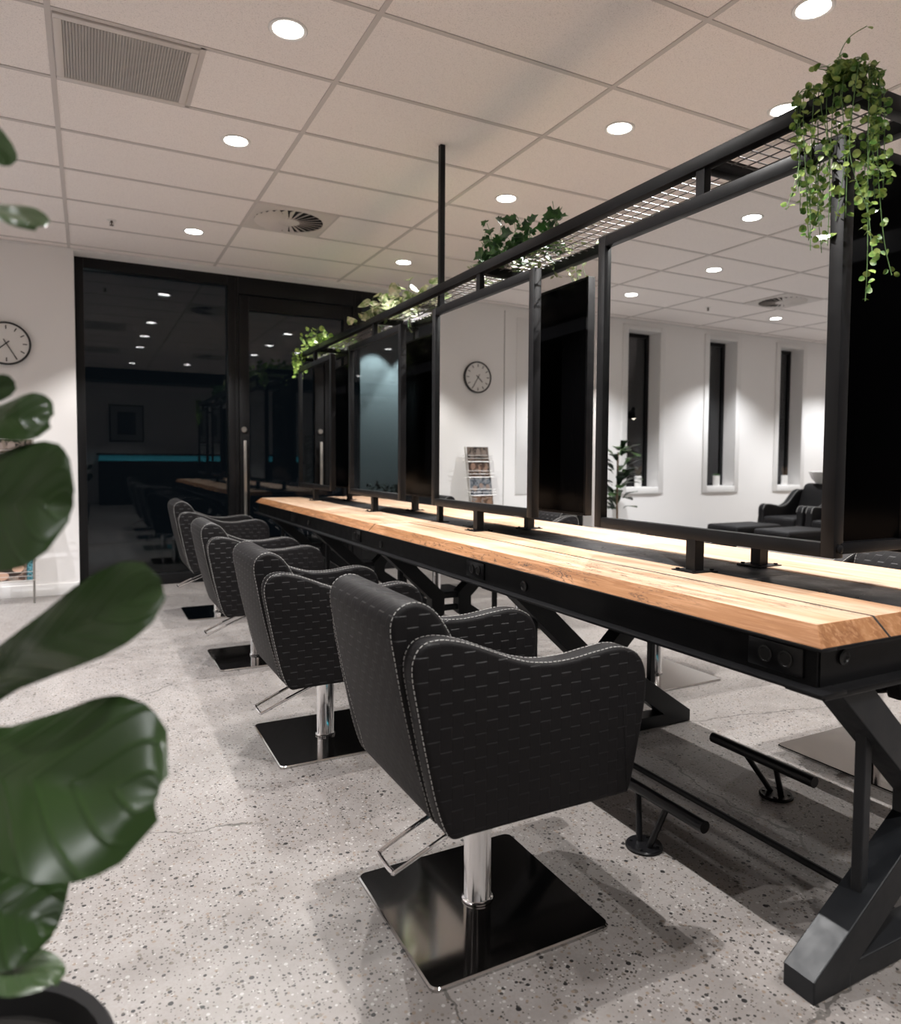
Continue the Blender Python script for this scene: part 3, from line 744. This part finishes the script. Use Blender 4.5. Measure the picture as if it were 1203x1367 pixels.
# ------------------------------------------------------------------ plants
def add_leaf(mb, base, tip, nrm, width, rnd, curl=.12, fold=.18, wav=.02, ns=18, nt=12, shape=None):
    shape = shape or [(0, .03), (.06, .30), (.15, .52), (.30, .60), (.42, .62), (.55, .76), (.70, .95), (.80, 1.0), (.90, .92), (.96, .70), (.99, .40), (1, .22)]
    base = Vector(base); tip = Vector(tip); d = tip-base; L = d.length; d.normalize(); n = Vector(nrm); n = (n-d*n.dot(d)).normalized(); s = d.cross(n)
    lay = mb.bm.verts.layers.float_vector.get('leafuv') or mb.bm.verts.layers.float_vector.new('leafuv')
    def w(t):
        for (a, x), (b, y) in zip(shape, shape[1:]):
            if t <= b: return x+(y-x)*(t-a)/(b-a)
        return shape[-1][1]
    ph = rnd.random()*6; G = []
    for i in range(ns+1):
        t = i/ns; row = []
        c = base+d*(L*t)+n*(math.sin(PI*t)*curl*L)
        for j in range(nt+1):
            q = -1+2*j/nt; ww = w(t)*width/2
            ripple = wav*width*abs(q)**1.5*math.sin(9*t+ph+(1.7 if q > 0 else 0))*3+wav*.8*width*math.sin(22*t-3.5*abs(q)+ph*.5)*(1-abs(q)*.4)
            p = c+s*(q*ww)+n*(abs(q)*fold*ww-fold*.3*width*q*q+ripple)
            v = mb.bm.verts.new(p); v[lay] = (t, q, 0); row.append(v)
        G.append(row)
    for i in range(ns):
        for j in range(nt): mb.bm.faces.new((G[i][j], G[i+1][j], G[i+1][j+1], G[i][j+1]))
def leaf_build(mb, name, m, parent):
    me = bpy.data.meshes.new(name); mb.bm.to_mesh(me); mb.bm.free(); me.shade_smooth(); me.materials.append(m)
    o = bpy.data.objects.new(name, me); C.objects.link(o); o.parent = parent; return o
FX, FY = -1.28, -2.36
fig = thing('fiddle_leaf_fig', 'large glossy green fiddle leaf fig blurred at the left edge close to the camera', 'plant', (FX, FY, 0))
m = MB(); m.lathe([(0, 0), (.15, 0), (.175, .02), (.220, .40), (.214, .41), (.202, .40), (.195, .36), (0, .36)], 40); m.build('pot', M['pot'], fig)
m = MB(); m.lathe([(0, .368), (.196, .363)], 24); m.build('soil', M['soil'], fig)
m = MB(); m.tube(catmull([(0, 0, .35), (.02, -.01, .6), (-.02, .0, 1.0), (.01, .02, 1.35), (0, 0, 1.72)], 6, False), [.016-.0004*i for i in range(25)], 10); m.build('trunk', M['bark'], fig)
LV = [([-1.226, -2.347, 1.638], [-1.16, -2.445, 1.527], [.01, -.75, .66], .039), ([-1.253, -2.283, 1.503], [-1.127, -2.488, 1.453], [-.2, -.35, .92], .053),
 ([-1.249, -2.299, 1.248], [-1.16, -2.401, 1.287], [-.77, -.59, .22], .037), ([-1.232, -2.366, 1.227], [-1.121, -2.481, 1.243], [-.63, -.53, .57], .069),
 ([-1.274, -2.35, 1.129], [-1.10, -2.542, 1.149], [-.72, -.61, .34], .150), ([-1.222, -2.389, .897], [-1.018, -2.612, 1.066], [-.81, -.5, .31], .100),
 ([-1.287, -2.36, .816], [-1.027, -2.641, .860], [-.6, -.45, .66], .186), ([-1.265, -2.379, .673], [-1.123, -2.51, .676], [-.45, -.47, .76], .113),
 ([-1.253, -2.423, .606], [-1.13, -2.565, .645], [-.03, .25, .97], .075)]
rnd = random.Random(5)
for k in range(14):       # crown turned away from the camera
    z = .62+1.0*k/13; a = math.radians(135+90*rnd.random()); b = Vector((FX+.03*math.cos(a), FY+.03*math.sin(a), z)); L = .20+.05*rnd.random()
    t = b+Vector((math.cos(a)*L*.85, math.sin(a)*L*.85, L*(.1+.4*rnd.random()))); LV.append((b, t, (-.3*math.cos(a), -.3*math.sin(a), 1), .17+.04*rnd.random()))
for i, (b, t, n, w) in enumerate(LV):
    m = MB(); b = Vector(b)-Vector((FX, FY, 0)); t = Vector(t)-Vector((FX, FY, 0))
    add_leaf(m, b, t, n, w, rnd, curl=.08, fold=.16, wav=.014, ns=26, nt=16)
    m.tube([(b.x*.15, b.y*.15, b.z-.02), tuple(b*.6+Vector((0, 0, b.z*.4-.008))), tuple(b+(t-b)*.03)], .0035, 6) if False else None
    leaf_build(m, 'leaf', M['figleaf'], fig)
m = MB()
for b, t, n, w in LV:
    b = Vector(b)-Vector((FX, FY, 0)); m.tube([(0, 0, b.z-.03), (b.x*.5, b.y*.5, b.z-.018), tuple(b)], .0035, 6)
m.build('petioles', M['stem'], fig)
# second fig, seen in the mirror
f2 = thing('fiddle_leaf_fig', 'bushy green fig plant by the slot windows, reflected in the largest mirror', 'plant', (-3.15, 3.25, 0))
m = MB(); m.lathe([(0, 0), (.14, 0), (.17, .02), (.19, .34), (.18, .345), (.165, .31), (0, .31)], 32); m.build('pot', M['pot'], f2)
m = MB(); m.tube([(0, 0, .3), (.02, 0, .7), (0, .02, 1.3)], .012, 8); m.build('trunk', M['bark'], f2)
m = MB(); rnd = random.Random(11)
for k in range(60):
    z = .62+.75*rnd.random(); a = rnd.random()*2*PI; L = .15+.07*rnd.random(); b = Vector((.07*math.cos(a), .07*math.sin(a), z))
    t = b+Vector((math.cos(a)*L, math.sin(a)*L, L*(rnd.random()*.9-.2))); add_leaf(m, b, t, (-.4*math.cos(a), -.4*math.sin(a), 1), .11, rnd, ns=8, nt=6)
leaf_build(m, 'foliage', M['figleaf'], f2)

def small_leaf(mb, p, d, n, L, kind, rnd):
    d = Vector(d).normalized(); n = Vector(n); n = (n-d*n.dot(d))
    if n.length < 1e-3: n = d.orthogonal()
    n.normalize(); s = d.cross(n); p = Vector(p)
    sh = {'round': [(.0, .0), (.12, .38), (.4, .52), (.7, .45), (.92, .2), (1, 0)], 'heart': [(0, 0), (-.06, .28), (.15, .46), (.45, .42), (.75, .22), (1, 0)],
          'ivy': [(0, 0), (-.12, .32), (.14, .52), (.30, .30), (.52, .42), (.70, .16), (1, 0)], 'oval': [(0, 0), (.2, .2), (.5, .27), (.8, .16), (1, 0)]}[kind]
    lo = [mb.bm.verts.new(p+d*(a*L)) for a in (0, .5, 1)]
    mid = lo
    for sg in (-1, 1):
        vs = [mb.bm.verts.new(p+d*(a*L)+s*(sg*b*L)+n*(b*L*.28)) for a, b in sh[1:-1]]
        mb.bm.faces.new([mid[0]]+vs+[mid[2], mid[1]] if sg > 0 else ([mid[0]]+vs+[mid[2], mid[1]])[::-1])
def rdir(r): 
    while True:
        v = Vector((r.uniform(-1, 1), r.uniform(-1, 1), r.uniform(-1, 1)))
        if .05 < v.length < 1: return v.normalized()
# trailing string vine on the near corner
vn = thing('trailing_vine', 'leafy trailing vine hanging from the near corner of the overhead rack', 'plant', (.69, -2.16, ZR+.022))
rnd = random.Random(21); ms = MB(); ml = MB()
def strand(pts, step=.016, L=(.014, .021), kind='round', rs=.0011, M_=None, spread=.014):
    P = catmull(pts, 8, False); (M_ or ms).tube(P, rs, 5)
    P = [Vector(p) for p in P]; acc = 0
    for a, b in zip(P, P[1:]):
        acc += (b-a).length
        while acc > step:
            acc -= step*(.7+.6*rnd.random()); d = rdir(rnd); d.z = d.z*.5-.1
            small_leaf(ml, b+d*spread*.35, d, rdir(rnd)+Vector((-.4, -.8, .3)), rnd.uniform(*L), kind, rnd)
for k in range(22):       # hanging strands over the rail
    side = rnd.random(); y = rnd.uniform(-.075, .11) ; x = -.028 if side < .6 else rnd.uniform(-.01, .07)
    if x >= 0: y = rnd.uniform(-.085, -.06)
    Ld = rnd.choice([.12, .18, .25, .3, .36, .42, .30, .2])*(1 if y < .06 else .8)
    j = lambda a: rnd.uniform(-a, a)
    strand([(.02+j(.03), y*.5, .02), (x*.7, y, .03+j(.01)), (x-.006, y-.01 if x >= 0 else y, -.04), (x+j(.015), y+j(.02), -.05-Ld*.5), (x+j(.03), y+j(.03), -.05-Ld)])
strand([(.0, -.06, .02), (-.01, -.085, .0), (-.01, -.09, -.2), (-.005, -.095, -.45), (.0, -.09, -.57)])
strand([(.02, -.06, .02), (.03, -.088, .0), (.03, -.09, -.2), (.05, -.1, -.4), (.075, -.11, -.50)])
for k in range(16):       # springy tufts on top
    a = rnd.random()*2*PI; h = rnd.uniform(.03, .085); q = rnd.uniform(.03, .085)
    strand([(.0, -.01, .0), (q*.4*math.cos(a), q*.5*math.sin(a)-.01, h*.8), (q*.9*math.cos(a), q*math.sin(a)-.01, h*(.6+.5*rnd.random()))], .013)
strand([(0, 0, 0), (-.01, .0, .07), (0, -.02, .12), (.03, -.05, .145)], .05)
for k in range(75):
    a = rnd.random()*2*PI; q = rnd.random()**.5*.05; small_leaf(ml, (q*math.cos(a)-.01, q*math.sin(a)-.01, rnd.uniform(0, .045)), rdir(rnd), rdir(rnd)+Vector((-.3, -.6, .4)), rnd.uniform(.015, .024), 'round', rnd)
ms.build('stems', M['stem'], vn); leaf_build(ml, 'leaves', M['heart'], vn)
def clump(name, label, y0, y1, n, L, kind, m, seed, drop, hz=.11, x0=.70, x1=.99):
    global ms, ml, rnd
    r = thing(name, label, 'plant', ((x0+x1)/2, (y0+y1)/2, ZR+.012)); cx, cy = (x0+x1)/2, (y0+y1)/2
    rnd = random.Random(seed); ms = MB(); ml = MB()
    for k in range(n):
        x = rnd.uniform(x0, x1)-cx; y = rnd.uniform(y0, y1)-cy; h = hz*rnd.random()**1.2
        q = rnd.uniform(.02, .06); a = rnd.random()*2*PI
        strand([(x, y, .003), (x+q*.5*math.cos(a), y+q*.5*math.sin(a), h*.7), (x+q*math.cos(a), y+q*math.sin(a), h)], L*.6, (L*.7, L*1.15), kind, .0014, None, L*.5)
    for (x, y, dz) in drop:
        strand([(x-cx, y-cy, .01), (x-cx, y-cy-.01, -.05), (x-cx+.01, y-cy-.02, -.05-dz)], L*.4, (L*.6, L*.95), kind, .0014, None, L*.5)
    ms.build('stems', M['stem'], r); leaf_build(ml, 'leaves', m, r); return r
clump('ivy_plant', 'dark green pointed ivy on the rack above the mirror with the clock reflection', -.72, -.12, 62, .062, 'ivy', M['ivy'], 3, [], .20, .68, .88)
clump('trailing_ivy', 'pale small leaved trailing plant beside the dark ivy, drooping over the mirror gap', -.80, .0, 70, .036, 'oval', M['pothos'], 8, [(1.03, -.50, .05), (1.03, -.55, .07), (1.03, -.60, .04), (.75, -.1, .03), (.97, -.45, .02)], .05, .76, .98)
clump('pothos_plant', 'cream and green variegated plant on the rack above the third mirror', .72, 1.66, 75, .085, 'heart', M['pothos'], 4, [(.86, 1.35, .08), (.80, 1.45, .05), (.9, 1.2, .04)], .17, .68, .95)
clump('leafy_plant', 'bright small leaved plant on the far end of the overhead rack', 2.55, 3.40, 120, .042, 'round', M['fern'], 6, [(.66, 3.2, .08), (.66, 3.3, .12), (.66, 3.1, .06), (1.03, 2.6, .05), (1.03, 2.7, .08), (.66, 3.35, .15), (.65, 3.25, .10)], .16, .63, 1.0)

# ------------------------------------------------------------------ reception side, seen in mirrors and glass
def lounger(x, y, label):
    r = thing('wash_lounger', label, 'salon chair', (x, y, 0), 0, 'black wash loungers below the slot windows')
    A = catmull([(.42, .12), (.43, .55), (.42, .66), (.37, .70), (.24, .69), (.10, .67), (-.02, .71), (-.12, .80), (-.20, .86), (-.30, .87), (-.36, .82), (-.40, .6), (-.38, .12)], 4)
    for s in (-1, 1):
        m = MB(); m.slab(A, *sorted((s*.22, s*.31)), .02, 4); a = m.build('armrest', M['leather_plain'], r)
        m = MB()
        for yy in (s*.30, s*.23): m.tube([(p[0], yy, p[1]) for p in offset(A, -.002)[6:38]], .0022, 5)
        q = m.build('piping', M['thread'], a); q['label'] = 'pale contrast piping'
    m = MB(); m.box(-.25, .46, -.22, .22, .30, .56, .04, 3); m.build('seat', M['leather_plain'], r)
    Bk = catmull([(-.14, .5), (-.20, .72), (-.27, .90), (-.33, .945), (-.40, .92), (-.40, .70), (-.36, .5)], 4)
    m = MB(); m.slab(Bk, -.22, .22, .03, 4); m.build('backrest', M['leather_plain'], r)
    m = MB(); m.box(.66, 1.38, -.225, .225, .41, .50, .03, 3); ft = m.build('leg_rest', M['leather_plain'], r)
    m = MB(); m.box(.46, .90, -.06, .06, .36, .41); m.box(.10, .50, -.06, .06, .30, .36); m.build('bracket', M['black'], ft)
    m = MB(); m.box(-.62, .30, -.24, .24, 0, .31, .01); m.build('plinth', M['black'], r)
    m = MB(); m.lathe([(0, .84), (.12, .85), (.20, .93), (.235, 1.02), (.228, 1.03), (.19, .95), (.11, .88), (0, .875)], 36, (-.47, 0, .07)); m.build('basin', M['ceramic'], r)
    m = MB(); m.lathe([(.09, 0), (.07, .5), (.09, .90)], 24, (-.50, 0, 0)); m.build('pedestal', M['ceramic'], r)
lounger(-5.20, 2.28, 'black wash lounger nearest the slot windows, reflected in the largest mirror')
lounger(-5.20, 1.63, 'black wash lounger in front of the other, its leg rest at the mirror corner')
for i, (a, b) in enumerate(wins):
    lab = ['white reed jar on the sill of the slot window behind the fig plant', 'white jar with a tiny plant on the sill of the middle slot window', 'white reed jar on the sill of the slot window above the wash loungers'][i]
    x = [-3.93, -5.36, -6.78][i]
    r = thing('sill_jar', lab, 'jar', (x, WB+.07, WZ0), 0, 'white jars on the window sills')
    m = MB(); m.lathe([(0, 0), (.045, 0), (.047, .004), (.047, .14), (.043, .145), (.04, .14), (.04, .1), (0, .1)], 28); m.build('jar', M['ceramic'], r)
    m = MB()
    rnd = random.Random(i)
    if i != 1:
        for k in range(6):
            a2 = k*PI/3; m.tube([(.01*math.cos(a2), .01*math.sin(a2), .1), (.045*math.cos(a2), .045*math.sin(a2), .27)], .0022, 6)
        m.build('reeds', M['bark'], r)
    else:
        for k in range(40): small_leaf(m, (rnd.uniform(-.02, .02), rnd.uniform(-.02, .02), .13), rdir(rnd)+Vector((0, 0, .8)), (0, 0, 1), .05, 'oval', rnd)
        leaf_build(m, 'sprigs', M['ivy'], r)
pd = thing('pendant_lamp', 'black dome pendant lamp reflected in a slot window in the largest mirror', 'pendant lamp', (-6.8, .70, 2.02))
m = MB(); m.lathe([(.19, 0), (.192, .004), (.17, .07), (.11, .13), (.05, .17), (.035, .22), (0, .225)], 40); m.lathe([(.186, .002), (.165, .068), (.106, .126), (.045, .166), (0, .17)], 40); m.build('shade', M['black'], pd)
m = MB(); m.tube([(0, 0, .22), (0, 0, CEIL-2.02)], .004, 8); m.build('cord', M['black'], pd)
m = MB(); m.lathe([(0, .055), (.03, .065), (.042, .10), (.03, .135), (0, .14)], 20); m.build('bulb', emit_mat('warm_bulb', (1, .85, .65), 18), pd)
L = bpy.data.lights.new('pendant_glow', 'POINT'); L.energy = 18; L.color = (1, .85, .68); L.shadow_soft_size = .04
o = bpy.data.objects.new('pendant_glow', L); C.objects.link(o); o.location = (-6.8, .7, 2.05)
rc = thing('reception_counter', 'dark reception counter with a teal lit strip, reflected low in the dark glass', 'counter', (1.75, -9.25, 0))
m = MB(); m.box(-2.6, 2.6, -.28, .28, .0, 1.14, .006); m.build('counter_body', M['frame_black'], rc)
m = MB(); m.box(-2.64, 2.64, -.32, .32, 1.28, 1.33, .006); m.build('counter_top', M['black'], rc)
m = MB(); m.box(-2.58, 2.58, -.25, .262, 1.14, 1.28); m.build('light_strip', emit_mat('teal_light', (.06, .42, .52), .55), rc)
ew = MB(); ew.box(-3.1, -1.24, 7.0, 7.12, 0, 3.6); struct(ew.build('wall_exterior', wall_mat('pale_render', (.62, .64, .66))))
eg = MB(); eg.box(-4.5, 5.7, 4.3, 8.0, -.12, -.02); struct(eg.build('floor_exterior', mat('dark_paving', (.03, .03, .032), .8)))
for x in (-1.45, -2.05):
    L = bpy.data.lights.new('wall_washer', 'SPOT'); L.energy = 60; L.color = (.88, .96, 1); L.spot_size = math.radians(62); L.spot_blend = .4; L.shadow_soft_size = .012
    o = bpy.data.objects.new('wall_washer', L); C.objects.link(o); o.location = (x, 6.55, 3.3); o.rotation_euler = (math.radians(14), 0, 0)
hd = thing('hedge', 'low dark hedge outside, reflected at the bottom of the third mirror', 'hedge', (-2.1, 6.6, -.02))
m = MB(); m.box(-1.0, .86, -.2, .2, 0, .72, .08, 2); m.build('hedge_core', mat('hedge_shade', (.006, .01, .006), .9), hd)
rnd = random.Random(2); m = MB()
for k in range(700):
    x, y, z = rnd.uniform(-1, .86), rnd.choice([-.21, .21, rnd.uniform(-.2, .2)]), 0
    z = .72+rnd.uniform(-.02, .14) if abs(y) < .2 else rnd.uniform(.02, .8)
    small_leaf(m, (x, y, z), rdir(rnd), rdir(rnd), .07, 'oval', rnd)
leaf_build(m, 'foliage', mat('hedge_leaf', (.012, .03, .012), .5), hd)
pf = thing('framed_picture', 'dark framed picture on the rear wall, reflected in the dark glass', 'picture', (-.16, -9.598, 2.13))
m = MB(); w, h = .42, .49
m.box(-w, w, 0, .035, h-.035, h); m.box(-w, w, 0, .035, -h, -h+.035); m.box(-w, -w+.035, 0, .035, -h, h); m.box(w-.035, w, 0, .035, -h, h); m.build('frame', M['black'], pf)
m = MB(); m.box(-w+.03, w-.03, .004, .012, -h+.03, h-.03); m.build('mat_board', mat('grey_mat_board', (.42, .41, .41), .7), pf)
m = MB(); m.box(-.22, .22, .012, .015, -.30, .30); m.build('print', print_mat('dark_print', [(.02, .02, .025), (.08, .08, .09), (.03, .03, .03)], 7, 3), pf)

# ------------------------------------------------------------------ world, camera, view
w = bpy.data.worlds.new('night'); SC.world = w; w.use_nodes = True
w.node_tree.nodes['Background'].inputs[0].default_value = (.010, .013, .018, 1); w.node_tree.nodes['Background'].inputs[1].default_value = .35
R = [[0.8847515175677008, -0.4660152402068064, 0.006674433057814445], [0.016445580946663034, 0.04552825596772117, 0.9988276732128845], [0.4657727933542034, 0.8836045347345894, -0.04794508491485167]]
cam = bpy.data.cameras.new('camera'); co = bpy.data.objects.new('camera', cam); C.objects.link(co)
Mx = Matrix((R[0], R[1], [-c for c in R[2]])).transposed().to_4x4(); Mx.translation = (-1.08463, -3.40730, 1.2); co.matrix_world = Mx
cam.sensor_fit = 'HORIZONTAL'; cam.sensor_width = 36; cam.lens = 950.3*36/1203
cam.shift_x = -(618.457-601.5)/1203; cam.shift_y = -(683.5-660.65)/1203
cam.clip_start = .02
cam.dof.use_dof = True; cam.dof.focus_distance = 2.4; cam.dof.aperture_fstop = cam.lens/1000/.0085
SC.camera = co
SC.view_settings.view_transform = 'Standard'; SC.view_settings.look = 'None'; SC.view_settings.gamma = 1; SC.view_settings.use_curve_mapping = False
SC.view_settings.exposure = 1.10
SC.cycles.max_bounces = 14; SC.cycles.diffuse_bounces = 6; SC.cycles.glossy_bounces = 8; SC.cycles.transparent_max_bounces = 12
SC.cycles.sample_clamp_indirect = 6
